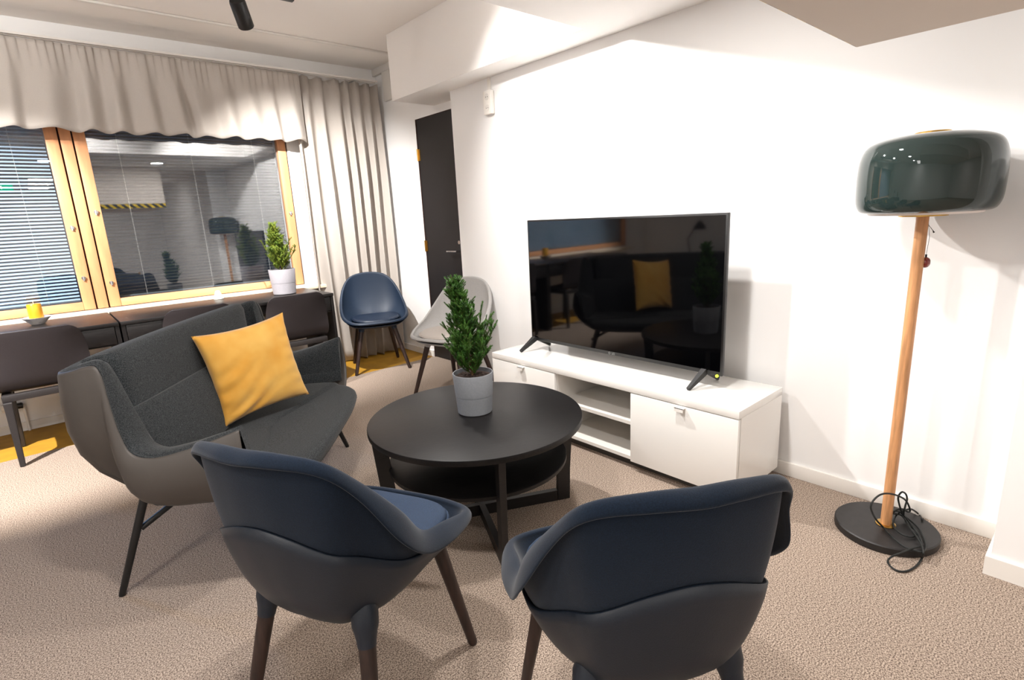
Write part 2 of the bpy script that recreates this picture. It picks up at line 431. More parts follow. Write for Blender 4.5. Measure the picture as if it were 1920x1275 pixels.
# ------------------------------------------------------------------ track lights
def track(y, x0, x1, label):
    t = tag(obj('light_track', bx(x0, x1, y - .018, y + .018, H - .058, H - .0005, bev=.003), 'black_metal'), label, 'light track')
    return t
track(3.15, -4.3, -1.055, 'black ceiling track running to a cut end near the ceiling seam')
track(2.32, -4.3, -.75, 'second black ceiling track nearer the lowered ceiling')
def spot(loc, target, label, energy, col, size_deg, blend=.35, rad=.03, ytrack=None, cone=True):
    loc = Vector(loc); target = Vector(target); dv = (target - loc).normalized()
    t = thing('spotlight', label, 'spotlight', loc, 0, 'black track spotlights')
    bm = bmesh.new()
    a = -dv * .085; b = dv * .062
    u, v = frame_of(dv); n = 24
    def ring(c, r): return [c + (u * math.cos(2 * PI * k / n) + v * math.sin(2 * PI * k / n)) * r for k in range(n)]
    rows = [ring(a - dv * .006, .024), ring(a, .040), ring(a + dv * .012, .0440), ring(b - dv * .003, .0440), ring(b, .042), ring(b, .038), ring(b - dv * .02, .036)]
    grid(bm, rows, close_v=True, cap0=True, cap1=True); obj('housing', bm, 'black_metal', t)
    bm = bmesh.new(); rows = [ring(b - dv * .019, .035), ring(b - dv * .0185, .034)]; grid(bm, rows, close_v=True, cap0=True, cap1=True)
    obj('lens', bm, 'lens_on', t)
    bm = bmesh.new(); top = H - .058 - loc.z
    tube(bm, [(0, ytrack - loc.y, top), (0, (ytrack - loc.y) * .6, top * .7), tuple(a * .6)], .008, 10)
    box(bm, -.03, .03, ytrack - loc.y - .014, ytrack - loc.y + .014, top - .018, top)
    obj('mount', bm, 'black_metal', t)
    ld = bpy.data.lights.new('spot_light', 'SPOT'); ld.energy = energy; ld.color = col; ld.spot_size = R(size_deg); ld.spot_blend = blend; ld.shadow_soft_size = rad
    lo = bpy.data.objects.new('bulb', ld); COL.objects.link(lo); lo.parent = t
    lo.location = dv * .072; lo.rotation_euler = dv.to_track_quat('-Z', 'Y').to_euler()
    return t
WARM = (1, .87, .74); NEUT = (1, .97, .94)
spot((-1.365, 3.15, 2.475), (-.52, 4.36, 1.0), 'black cylinder spotlight by the cut end of the track, above the valance', 275, NEUT, 90, 1., .02, ytrack=3.15)
spot((-1.15, 2.3, 2.50), (.0, 1.25, 1.15), 'black track spotlight aimed at the television wall', 150, NEUT, 121, 1., .03, ytrack=2.32)
spot((-2.45, 2.35, 2.50), (0, -.25, 1.15), 'black track spotlight aimed at the floor lamp', 130, NEUT, 46, .9, .035, ytrack=2.32)
spot((-3.75, 2.75, 2.50), (-2.9, 4.1, .75), 'black track spotlight aimed at the left end of the desk', 560, (1, .97, .95), 78, .5, .02, ytrack=3.15)

spot((-3.1, 3.15, 2.48), (-2.3, 4.4, 2.15), 'added black spotlight filling the valance and the wall above it', 28, NEUT, 150, 1., .04, ytrack=3.15)  # added wide soft fill, lifts the wall above the valance
# recessed downlights in the lowered ceiling
def downlight(x, y, label, e):
    t = thing('downlight', label, 'ceiling light', (x, y, HS), 0, 'round downlights in the lowered ceiling')
    lathe_obj('trim_ring', [(.07, -.0005), (.082, -.001), (.082, -.006), (.07, -.008)], 'white_plastic', t)
    lathe_obj('diffuser', [(.0695, -.001), (.0695, -.006)], 'lamp_on', t)
    ld = bpy.data.lights.new('downlight', 'AREA'); ld.shape = 'DISK'; ld.size = .13; ld.energy = e; ld.color = NEUT
    lo = bpy.data.objects.new('bulb', ld); COL.objects.link(lo); lo.parent = t; lo.location = (0, 0, -.012)
downlight(-1.06, .75, 'round downlight in the lowered ceiling nearest the television', 15)
downlight(-2.2, .75, 'round downlight in the lowered ceiling above the left blue armchair', 15)
downlight(-3.5, .75, 'round downlight in the lowered ceiling farthest from the television', 8)
downlight(-3.5, -1.9, 'round downlight behind the hanging bulkhead, left one', 10)
downlight(-1.2, -1.9, 'round downlight behind the hanging bulkhead, right one', 10)

# ------------------------------------------------------------------ TV bench
def tv_bench():
    t = thing('tv_bench', 'long white high-gloss TV bench with two closed fronts and open shelves', 'TV bench', (-.0525, .5605, 0), 0)
    # local: x from -.42 (front) to 0, y 0..1.6
    obj('top_panel', bx(-.42, 0, 0, 1.6, .415, .45, bev=.0015), 'white_gloss', t)
    obj('side_panel', bx(-.40, 0, 0, .018, .05, .4148), 'white_gloss', t, smooth=False)
    obj('side_panel', bx(-.40, 0, 1.582, 1.6, .05, .4148), 'white_gloss', t, smooth=False)
    obj('divider', bx(-.40, -.02, .535, .551, .068, .4148), 'white_matt', t, smooth=False)
    obj('divider', bx(-.40, -.02, 1.049, 1.065, .068, .4148), 'white_matt', t, smooth=False)
    obj('bottom_panel', bx(-.40, -.0, .018, 1.582, .05, .068), 'white_matt', t, smooth=False)
    obj('shelf', bx(-.395, -.02, .5515, 1.0485, .235, .253), 'white_matt', t, smooth=False)
    obj('back_panel', bx(-.018, -.006, .018, 1.582, .068, .4148), 'white_matt', t, smooth=False)
    obj('plinth', bx(-.36, -.01, .03, 1.57, 0, .05), 'dark_hole', t, smooth=False)
    for y0, y1 in ((.001, .543), (1.057, 1.599)):
        f = obj('front_panel', bx(-.42, -.4015, y0, y1, .052, .411, bev=.001), 'white_gloss', t)
        c = (y0 + y1) / 2 - .005
        obj('handle', bx((-.442, -.420, c - .022, c + .022, .4035, .4065), (-.442, -.4395, c - .022, c + .022, .388, .4065)), 'white_plastic', f, smooth=False)
tv_bench()

# ------------------------------------------------------------------ television
def tv():
    t = thing('television', 'large black flat-screen television standing on the white TV bench', 'television', (-.25, 1.385, .45), 0)
    hw = .633
    z0, z1 = .062, .800
    obj('bezel', bx(-.006, .016, -hw, hw, z0, z1, bev=.003), 'black_plastic', t)
    obj('screen', bx(-.0068, -.005, -hw + .010, hw - .010, z0 + .020, z1 - .010), 'screen', t, smooth=False)
    obj('back_housing', bx(.016, .060, -hw + .05, hw - .05, z0 + .01, z0 + .42, bev=.012), 'tv_back', t)
    for y in (-hw + .14, hw - .14 + .08):
        for sg, nm in ((-1, 'front'), (1, 'rear')):
            pass
    for y, dy in ((-hw + .085, -.0), (hw - .03, .0)):
        bm = bmesh.new()
        for sx in (-1, 1):
            a = Vector((sx * .012 + .004, y, z0 + .012)); b = Vector((sx * .120 + .004, y + (.02 if sx < 0 else -.0), .006))
            dd = (b - a).normalized(); n = Vector((0, 1, 0)); w_ = dd.cross(n).normalized()
            rows = []
            for p, wd, th in ((a, .013, .016), ((a + b) / 2, .010, .012), (b, .007, .009)):
                rows.append([p + n * wd + w_ * th, p - n * wd + w_ * th, p - n * wd - w_ * th, p + n * wd - w_ * th])
            grid(bm, rows, close_v=True, cap0=True, cap1=True)
        zmin = min(v.co.z for v in bm.verts)
        for v in bm.verts: v.co.z = max(v.co.z, .0004)
        obj('foot', bm, 'black_metal', t, smooth=False)
    # LED and maker's mark
    bm = bmesh.new(); tube(bm, [(-.006, -hw + .022, z0 + .0), (-.013, -hw + .022, z0 + .0)], .0068, 14); obj('indicator_light', bm, 'led', t)
    cu = bpy.data.curves.new('mark', 'FONT'); cu.body = 'LG'; cu.size = .017; cu.extrude = .0003; cu.align_x = 'CENTER'
    tmp = bpy.data.objects.new('tmp', cu); COL.objects.link(tmp)
    me = bpy.data.meshes.new_from_object(tmp); bpy.data.objects.remove(tmp)
    bm = bmesh.new(); bm.from_mesh(me)
    bmesh.ops.rotate(bm, verts=bm.verts, cent=(0, 0, 0), matrix=Matrix.Rotation(PI / 2, 3, 'X'))
    bmesh.ops.rotate(bm, verts=bm.verts, cent=(0, 0, 0), matrix=Matrix.Rotation(-PI / 2, 3, 'Z'))
    bmesh.ops.translate(bm, verts=bm.verts, vec=(-.0066, -.010, z0 + .004))
    n = 20
    V = [[bm.verts.new((-.0067, .016 + rr_ * math.cos(2 * PI * k / n), z0 + .0095 + rr_ * math.sin(2 * PI * k / n))) for k in range(n)] for rr_ in (.0048, .0068)]
    for k in range(n): bm.faces.new((V[0][k], V[0][(k + 1) % n], V[1][(k + 1) % n], V[1][k]))
    obj('logo', bm, 'logo', t, smooth=False)
tv()

# ------------------------------------------------------------------ coffee table
def coffee_table():
    t = thing('coffee_table', 'round black-brown coffee table with lower shelf, between sofa and TV bench', 'coffee table', (-1.243, 1.336, 0), R(-26))
    lathe_obj('tabletop', [(.444, .445), (.449, .447), (.45, .452), (.45, .465), (.4485, .469), (.446, .47)], 'table_wood', t, 96)
    lathe_obj('shelf', [(.376, .271), (.38, .274), (.38, .287), (.376, .29)], 'table_wood', t, 96)
    for k in range(4):
        a = k * PI / 2
        bm = bmesh.new()
        rows = []
        for z, r_in, r_out in ((.0, .354, .412), (.15, .358, .417), (.445, .3805, .440)):
            w_ = .013
            rows.append([(r_in, -w_, z), (r_out, -w_, z), (r_out, w_, z), (r_in, w_, z)])
        grid(bm, rows, close_v=True, cap0=True, cap1=True)
        bmesh.ops.rotate(bm, verts=bm.verts, cent=(0, 0, 0), matrix=Matrix.Rotation(a, 3, 'Z'))
        obj('leg', bm, 'black_wood', t, smooth=False, bevel=.0015)
    obj('floor_bar', bx(-.352, .352, -.013, .013, .0, .05), 'black_wood', t, smooth=False)
    obj('floor_bar', bx((-.013, .013, .0132, .352, 0, .05), (-.013, .013, -.352, -.0132, 0, .05)), 'black_wood', t, smooth=False)
coffee_table()

# ------------------------------------------------------------------ potted conifers
def conifer(loc, label, scale, leafm, potm, seed, spread=1., h=.34, potr=.074, poth=.155, shoots=None, light=False, lean=None):
    rnd = random.Random(seed)
    t = thing('potted_conifer', label, 'potted plant', loc, 0)
    r0, r1 = potr * .86, potr
    zs = poth * .44
    lathe_obj('pot', [(r0 - .004, 0), (r0, .004), (r0 + (r1 - r0) * .42, zs - .001), (r0 + (r1 - r0) * .42 - .0018, zs), (r0 + (r1 - r0) * .42 - .0018, zs + .0015), (r0 + (r1 - r0) * .42 + .0006, zs + .0025), (r1, poth - .003), (r1 - .001, poth), (r1 - .005, poth), (r1 - .006, poth - .02), (r1 - .008, poth - .03)], potm, t, 64, cap=True)
    bm = bmesh.new()
    rows = []
    for k in range(9):
        rr_ = (r1 - .0065) * (1 - k / 8) + .001
        rows.append([(rr_ * math.cos(a * PI / 20), rr_ * math.sin(a * PI / 20), poth - .018 + (rnd.uniform(0, .008) if k else 0)) for a in range(40)])
    grid(bm, rows, close_v=True, cap1=True); obj('soil', bm, 'soil', t)
    z0 = poth - .02
    bmT = bmesh.new(); bmL = bmesh.new()
    def needles(p, q, n, ln):
        p = Vector(p); q = Vector(q); ax = (q - p).normalized(); u, v = frame_of(ax)
        for i in range(n):
            s = i / n; c = p.lerp(q, s); an = i * 2.4 + rnd.uniform(-.3, .3)
            o = u * math.cos(an) + v * math.sin(an)
            dr_ = (o * .8 + ax * rnd.uniform(.45, .9)).normalized(); l = ln * rnd.uniform(.75, 1.2)
            sd = dr_.cross(ax).normalized() * .0011 * (1.3 if light else 1)
            a = bmL.verts.new(c - sd); b = bmL.verts.new(c + dr_ * l * .5 - sd * 1.1 + o.cross(ax) * 0); c2 = bmL.verts.new(c + dr_ * l); d2 = bmL.verts.new(c + dr_ * l * .5 + sd * 1.1); e = bmL.verts.new(c + sd)
            bmL.faces.new((a, b, c2, d2, e))
        for i in range(10):  # bud tuft at the tip
            an = i * 2.4; o = u * math.cos(an) + v * math.sin(an); dr_ = (ax + o * rnd.uniform(.1, .8)).normalized()
            sd = o.cross(ax) * .0011
            a = bmL.verts.new(q - sd); b = bmL.verts.new(q + dr_ * ln * .9); c2 = bmL.verts.new(q + sd); bmL.faces.new((a, b, c2))
    def branch(p, q, r, dens=1400, ln=.0095, sub=4):
        p = Vector(p); q = Vector(q); L_ = (q - p).length
        bow = Vector((0, 0, -.06 * L_)); mid = p.lerp(q, .5) + bow + Vector((rnd.uniform(-.01, .01), rnd.uniform(-.01, .01), 0))
        pts = spline([p, mid, q], 6)
        tube(bmT, pts, [r * (1 - .7 * i / 5) for i in range(6)], 5)
        for a, b in zip(pts[1:], pts[2:]):
            needles(a, b, int(dens * (b - a).length), ln)
        for k in range(sub):
            s = rnd.uniform(.3, .95); i = min(4, int(s * 5)); c = pts[i].lerp(pts[i + 1], s * 5 - i)
            an = rnd.uniform(0, 2 * PI); ll = rnd.uniform(.022, .045) * (1.15 - .4 * s)
            e = c + Vector((math.cos(an) * ll * .7, math.sin(an) * ll * .7, ll * .75))
            tube(bmT, [c, e], [.0012, .0007], 4); needles(c, e, int(1400 * ll), ln)
    LN = Vector(lean) if lean else Vector((0, 0, 0))
    def ax_(zz): q_ = max(0, (zz - z0) / h); return LN * (q_ ** 1.2)
    trunk = [Vector((0, 0, z0 + h * i / 9)) + ax_(z0 + h * i / 9) for i in range(10)]
    tube(bmT, trunk, [.0055 * (1 - .75 * i / 9) for i in range(10)], 7)
    for a, b in zip(trunk[3:], trunk[4:]): needles(a, b, int(1500 * (b - a).length), .010)
    n = 95
    for k in range(n):
        s = (k + .5) / n; zt_ = z0 + .002 + h * .88 * s ** 1.2
        an = k * 2.39996 + rnd.uniform(-.25, .25)
        rad = spread * (.020 + .088 * (1 - s) ** 1.25 * min(1, .42 + s * 2.4)) * rnd.uniform(.6, 1.12)
        rise = rad * rnd.uniform(.7, 1.35) + .012
        c0 = ax_(zt_); branch(c0 + Vector((0, 0, zt_)), c0 + Vector((rad * math.cos(an), rad * math.sin(an), zt_ + rise)), .0020, dens=1700, ln=.0085, sub=8)
    for (ang, rad, zz, zt_) in shoots or []:
        branch((rad * .35 * math.cos(ang), rad * .35 * math.sin(ang), z0 + zz * .35), (rad * math.cos(ang), rad * math.sin(ang), z0 + zz), .0025, sub=zt_)
    obj('trunk', bmT, 'bark', t)
    obj('foliage', bmL, leafm, t, smooth=False)
    return t
# camera-right direction on the floor
CR = math.atan2(rr.y, rr.x)
conifer((-1.222, 1.365, .47), 'small dark green conifer in a grey ribbed pot on the round coffee table', 1, 'leaf', 'pot_grey', 3, 1.28, .43, .086, .175,
        [(CR, .115, .235, 6), (CR + .15, .092, .26, 5), (CR + .6, .085, .25, 4), (CR + PI, .105, .15, 6), (CR + PI - .4, .09, .25, 5), (CR + .1, .055, .30, 4), (CR + PI + .5, .045, .28, 4)], lean=(-.062 * math.cos(CR), -.062 * math.sin(CR), 0))
conifer((-1.035, 4.11, .753), 'bright green conifer in a pale grey pot on the desk by the window', 1, 'leaf2', 'pot_light', 5, 1.25, .385, .102, .20,
        [(CR, .14, .20, 5), (CR + PI, .13, .25, 5), (CR + .2, .09, .26, 5)], light=True, lean=(-.03 * math.cos(CR), -.03 * math.sin(CR), 0))

# ------------------------------------------------------------------ floor lamp
def floor_lamp():
    t = thing('floor_lamp', 'floor lamp with dark green glass shade, oak pole and round black base', 'floor lamp', (-.225, .082, 0), 0)
    lathe_obj('base', [(.166, 0), (.172, .003), (.172, .027), (.168, .031), (.0, .031)][:4], 'stone', t, 72)
    lathe_obj('base_collar', [(.033, .0312), (.034, .0335), (.030, .035)], 'brass', t, 32)
    lathe_obj('pole', [(.0185, .035), (.0185, 1.21)], 'lampwood', t, 32)
    lathe_obj('top_ring', [(.022, 1.2095), (.07, 1.212), (.07, 1.2175), (.022, 1.2185)], 'brass', t, 40)
    lathe_obj('inner_shade', [(.02, 1.2188), (.158, 1.2192), (.166, 1.228), (.178, 1.25), (.176, 1.38), (.15, 1.43), (.06, 1.455), (.02, 1.457)], 'opal', t, 64)
    prof = [(.168, 1.226), (.178, 1.228), (.190, 1.236), (.200, 1.260), (.203, 1.30), (.203, 1.36), (.198, 1.41), (.180, 1.449), (.14, 1.468), (.09, 1.477), (.045, 1.479)]
    ps = [(p.x, p.z) for p in spline([(a, 0, b) for a, b in prof], 34)]
    inner = [(max(.04, r_ - .004), z_ + (.003 if i < 6 else -.004 if i > 24 else 0)) for i, (r_, z_) in enumerate(ps)][::-1]
    bm = bmesh.new()
    rows = [[(r_ * math.cos(2 * PI * k / 80), r_ * math.sin(2 * PI * k / 80), z_) for k in range(80)] for r_, z_ in ps + inner]
    grid(bm, rows, close_u=True, close_v=True); obj('lamp_shade', bm, 'smoked', t)
    lathe_obj('top_cap', [(.05, 1.4795), (.05, 1.484), (.046, 1.486), (.012, 1.4865)], 'brass', t, 40)
floor_lamp()
def cam_offset(a, b, c):  # metres right (floor), towards the camera (floor), up
    rt = Vector((rr.x, rr.y, 0)).normalized(); fw = Vector((d.x, d.y, 0)).normalized()
    return rt * a - fw * b + Vector((0, 0, c))
LP = Vector((-.225, .082, 0)) + cam_offset(.010, 0, 0)
bpy.data.objects['floor_lamp'].location = LP
def cable():
    bm = bmesh.new()
    for q_ in [
    [(-0.192, 0.066, 0.066), (-0.193, 0.054, 0.087), (-0.174, 0.038, 0.093), (-0.142, 0.023, 0.073), (-0.138, 0.019, 0.083), (-0.166, 0.030, 0.128), (-0.203, 0.050, 0.157), (-0.259, 0.072, 0.181), (-0.294, 0.089, 0.182), (-0.316, 0.102, 0.163), (-0.327, 0.105, 0.140), (-0.327, 0.097, 0.116), (-0.324, 0.082, 0.091), (-0.267, 0.073, 0.042), (-0.297, 0.044, 0.038), (-0.333, 0.008, 0.038), (-0.352, -0.021, 0.038), (-0.350, -0.047, 0.038), (-0.342, -0.069, 0.038), (-0.298, -0.070, 0.038), (-0.236, -0.049, 0.038), (-0.186, -0.026, 0.038), (-0.152, 0.004, 0.040), (-0.139, 0.028, 0.045), (-0.173, 0.036, 0.074)],
    [(-0.173, 0.036, 0.074), (-0.190, 0.045, 0.116), (-0.196, 0.050, 0.148), (-0.182, 0.044, 0.166), (-0.163, 0.035, 0.155), (-0.157, 0.029, 0.133), (-0.166, 0.030, 0.108), (-0.168, 0.032, 0.073), (-0.143, 0.033, 0.045), (-0.178, 0.015, 0.040), (-0.196, -0.005, 0.040), (-0.211, -0.024, 0.040), (-0.241, -0.027, 0.040), (-0.266, -0.019, 0.040), (-0.271, 0.005, 0.040), (-0.250, 0.035, 0.040), (-0.207, 0.054, 0.040), (-0.153, 0.059, 0.045), (-0.176, 0.039, 0.081), (-0.113, 0.024, 0.072), (-0.058, 0.016, 0.042), (-0.005, 0.010, 0.001), (-0.106, -0.019, 0.040)],
    [(-0.202, 0.062, 0.086), (-0.180, 0.043, 0.081), (-0.155, 0.025, 0.050), (-0.193, -0.004, 0.045), (-0.243, -0.035, 0.045), (-0.283, -0.052, 0.042), (-0.310, -0.059, 0.042), (-0.352, -0.038, 0.042), (-0.406, -0.017, 0.040), (-0.417, 0.005, 0.020), (-0.430, 0.012, 0.005), (-0.454, -0.001, 0.005), (-0.467, -0.021, 0.005), (-0.460, -0.040, 0.005), (-0.433, -0.055, 0.005), (-0.386, -0.065, 0.005), (-0.338, -0.068, 0.008), (-0.352, -0.073, 0.040), (-0.320, -0.061, 0.046), (-0.276, -0.040, 0.046), (-0.213, -0.001, 0.046), (-0.156, 0.038, 0.055), (-0.201, 0.061, 0.076)],
    ]:
        pts = [Vector((x, y, max(z, .0045))) for x, y, z in q_]
        tube(bm, spline(pts, len(pts) * 9), .0034, 8)
    o = obj('power_cable', bm, 'cable')
    tag(o, 'tangled black lamp cable lying over the round black lamp base', 'cable')
cable()
def pendant():
    t = thing('red_pendant', 'small red glass bead on a thin string hanging at the lamp pole', 'ornament', LP + cam_offset(.028, .0, 1.05), 0)
    bm = bmesh.new(); bmesh.ops.create_icosphere(bm, subdivisions=3, radius=.015)
    for v in bm.verts: v.co.z = v.co.z * 1.15 + (.004 if v.co.z > 0 else 0)
    obj('bead', bm, 'red', t)
    rt = Vector((rr.x, rr.y, 0))
    bm = bmesh.new(); tube(bm, [(0, 0, .015), (0, 0, .03)], .003, 8)
    tube(bm, [Vector((0, 0, .03)), rt * .004 + Vector((0, 0, .09)), rt * -.004 + Vector((0, 0, .13)), rt * -.010 + Vector((0, 0, .158))], .0007, 5)
    tube(bm, [rt * -.004 + Vector((0, 0, .13)), rt * .012 + Vector((0, 0, .112)), rt * .017 + Vector((0, 0, .104))], [.0008, .001, .003], 5)
    obj('string', bm, 'cable', t)
pendant()

# ------------------------------------------------------------------ outlet on the wall and its conduit
t = thing('wall_outlet', 'white double wall socket with a thin conduit below the soffit', 'wall outlet', (0, 2.6, 2.035), 0)
obj('socket_box', bx(-.034, -.0005, -.04, .04, -.075, .075, bev=.004), 'white_plastic', t)
for z in (.035, -.035):
    bm = bmesh.new(); tube(bm, [(-.0335, 0, z), (-.0352, 0, z)], .0215, 24); so = obj('socket', bm, 'white_matt', t)
    bm = bmesh.new()
    for y in (-.009, .009): tube(bm, [(-.0350, y, z), (-.0358, y, z)], .003, 10)
    obj('pin_holes', bm, 'dark_hole', so)
obj('conduit', bx(-.014, -.0005, -.011, .011, .0752, HS - 2.036), 'white_plastic', t, smooth=False)
# radiator valve under the desk, far left
t = thing('radiator_valve', 'small round white valve with black collar on the wall behind the leftmost chair', 'valve', (-2.82, 4.44, .19), 0)
bm = bmesh.new(); tube(bm, [(-.05, 0, 0), (-.045, 0, 0), (.01, 0, 0), (.03, 0, 0)], [.018, .028, .030, .022], 20); obj('knob', bm, 'white_plastic', t)
bm = bmesh.new(); tube(bm, [(.03, 0, 0), (.06, 0, 0)], .02, 16); tube(bm, [(.05, 0, 0), (.05, .044, 0)], .012, 10); obj('collar', bm, 'black_plastic', t)
bm = bmesh.new(); tube(bm, [(.062, .02, 0), (.062, .02, -.19)], .008, 10); obj('pipe', bm, 'white_plastic', t)

# ------------------------------------------------------------------ desks
def desk(x0, label):
    t = thing('desk', label, 'desk', (x0, 3.755, 0), 0, 'black-brown desks under the window')
    w_ = 1.405; dp = .628
    obj('desktop', bx(0, w_, 0, dp, .727, .75, bev=.0015), 'black_wood', t)
    obj('side_panel', bx(0, .022, .012, dp - .01, 0, .727), 'black_wood', t, smooth=False)
    obj('side_panel', bx(w_ - .022, w_, .012, dp - .01, 0, .727), 'black_wood', t, smooth=False)
    obj('apron', bx((.022, w_ - .022, .03, .042, .7, .727), (.022, w_ - .022, dp - .03, dp - .012, .60, .727)), 'black_wood', t, smooth=False)
    for a, b in ((.024, .46), (w_ - .46, w_ - .024)):
        c_ = obj('drawer_case', bx((a, a + .015, .03, dp - .04, .605, .70), (b - .015, b, .03, dp - .04, .605, .70), (a, b, .03, dp - .04, .600, .606)), 'black_wood', t, smooth=False)
        dr_ = obj('drawer', bx(a + .002, b - .002, .012, .03, .612, .722, bev=.002), 'black_wood', t)
        m_ = (a + b) / 2
        obj('handle_notch', bx(m_ - .05, m_ + .05, .0105, .0119, .612, .622), 'black_plastic', dr_, smooth=False)
    obj('stretcher', bx(.46, w_ - .46, .03, .045, .66, .70), 'black_wood', t, smooth=False)
desk(-2.185, 'black-brown drawer desk under the window, the right one carrying the plant')
desk(-3.60, 'black-brown drawer desk under the window, the left one carrying the gold candle')

# candle in a bowl, cone tealight holder
t = thing('pillar_candle', 'gold pillar candle standing in the marbled bowl on the desk', 'candle', (-2.575, 4.19, .77), 0)
lathe_obj('wax', [(.036, 0), (.037, .004), (.037, .108), (.034, .113), (.02, .111), (.006, .109)], 'gold', t, 40)
bm = bmesh.new(); tube(bm, [(0, 0, .108), (.001, 0, .128)], .0015, 6); obj('wick', bm, 'wick', t)
o = lathe_obj('candle_bowl', [(.030, 0), (.034, .0015), (.066, .036), (.078, .045), (.079, .047), (.074, .047), (.060, .036), (.038, .0195), (.012, .0194)], 'marble', None, 56)
o.location = (-2.575, 4.19, .7505); tag(o, 'small flared marbled grey bowl on the left desk under the gold candle', 'bowl')
o = lathe_obj('tealight_holder', [(.036, 0), (.038, .004), (.030, .025), (.017, .062), (.015, .066), (.011, .064), (.009, .03)], 'frost', None, 40)
o.location = (-1.475, 4.34, .7505); tag(o, 'small white conical tealight holder at the back of the right desk', 'candle holder')

# ------------------------------------------------------------------ composite desk chairs
def desk_chair():
    t = thing('desk_chair', 'dark anthracite shell chair at the left desk, leftmost of the row', 'chair', (0, 0, 0), 0, 'anthracite chairs pushed up to the desks')
    # local: front +y. one moulded shell: back flowing into the seat
    prof = [(-.235, .79), (-.232, .76), (-.222, .70), (-.208, .62), (-.195, .55), (-.180, .49), (-.145, .450), (-.08, .437), (.02, .432), (.13, .436), (.215, .438), (.235, .43)]
    hws = [.150, .195, .214, .222, .226, .226, .222, .222, .226, .226, .212, .19]
    P = spline([(a, h_, b) for (a, b), h_ in zip(prof, hws)], 40)
    bm = bmesh.new(); rows = []
    for i, p in enumerate(P):
        s = i / 39
        cur = .045 * math.exp(-((s - .22) / .22) ** 2)   # back wraps forward
        up = .012 * max(0, min(1, (s - .45) * 4))
        rows.append([(p.y * x, p.x + cur * (abs(x) ** 2.2) , p.z + up * abs(x) ** 2) for x in [math.sin(k / 20 * PI / 2) for k in range(-20, 21)]])
    grid(bm, rows); obj('seat_shell', bm, 'anthracite', t, solid=.016, off=-1)
    obj('seat_frame', bx((-.205, .205, -.19, -.150, .385, .425), (-.205, .205, .17, .21, .385, .425), (-.205, -.165, -.15, .17, .385, .425), (.165, .205, -.15, .17, .385, .425), bev=.004), 'anth_leg', t)
    for x in (-1, 1):
        for y in (-1, 1):
            bm = bmesh.new(); rows = []
            for z, wx, wy, sp in ((.385, .021, .026, 0), (.34, .019, .024, .004), (.0, .013, .016, .030)):
                cx, cy = x * (.184 + sp * .2), y * (.178 + sp) - (.0)
                rows.append([(cx - wx, cy - wy, z), (cx + wx, cy - wy, z), (cx + wx, cy + wy, z), (cx - wx, cy + wy, z)])
            grid(bm, rows, close_v=True, cap0=True, cap1=True); obj('leg', bm, 'anth_leg', t, smooth=False, bevel=.005)
    return t
dc = desk_chair(); dc.location = (-2.60, 3.90, 0)
dup(dc, (-1.745, 3.93, 0), 0, 'dark anthracite shell chair half hidden behind the sofa back')
dup(dc, (-1.09, 3.90, 0), R(-2), 'dark anthracite shell chair at the right end of the desks, nearest the curtain')

# ------------------------------------------------------------------ bucket chairs
def mirror(C): return C + [(-x, y, z) for x, y, z in C[-2:0:-1]]
NR = 96
EGG_U = [(0, .262, .452), (.12, .255, .453), (.205, .212, .46), (.258, .12, .487), (.272, .0, .535), (.262, -.09, .61), (.238, -.16, .69), (.20, -.205, .76), (.150, -.235, .806), (.085, -.25, .828), (0, -.255, .835)]
EGG_V = [(0, .277, .443), (.125, .27, .444), (.218, .224, .448), (.275, .125, .472), (.289, .0, .518), (.278, -.10, .597), (.252, -.172, .68), (.212, -.22, .751), (.158, -.250, .797), (.09, -.265, .818), (0, -.27, .825)]
WING_U = [(0.0, 0.277, 0.45), (0.126, 0.272, 0.45), (0.226, 0.221, 0.463), (0.243, 0.082, 0.514), (0.253, -0.034, 0.56), (0.252, -0.109, 0.657), (0.211, -0.181, 0.754), (0.172, -0.241, 0.821), (0.078, -0.267, 0.841), (0.0, -0.273, 0.842)]
WING_V = [(0.0, 0.298, 0.431), (0.13, 0.291, 0.433), (0.234, 0.24, 0.447), (0.277, 0.087, 0.48), (0.278, -0.047, 0.516), (0.276, -0.143, 0.604), (0.227, -0.2, 0.727), (0.18, -0.257, 0.805), (0.074, -0.295, 0.826), (0.0, -0.303, 0.826)]
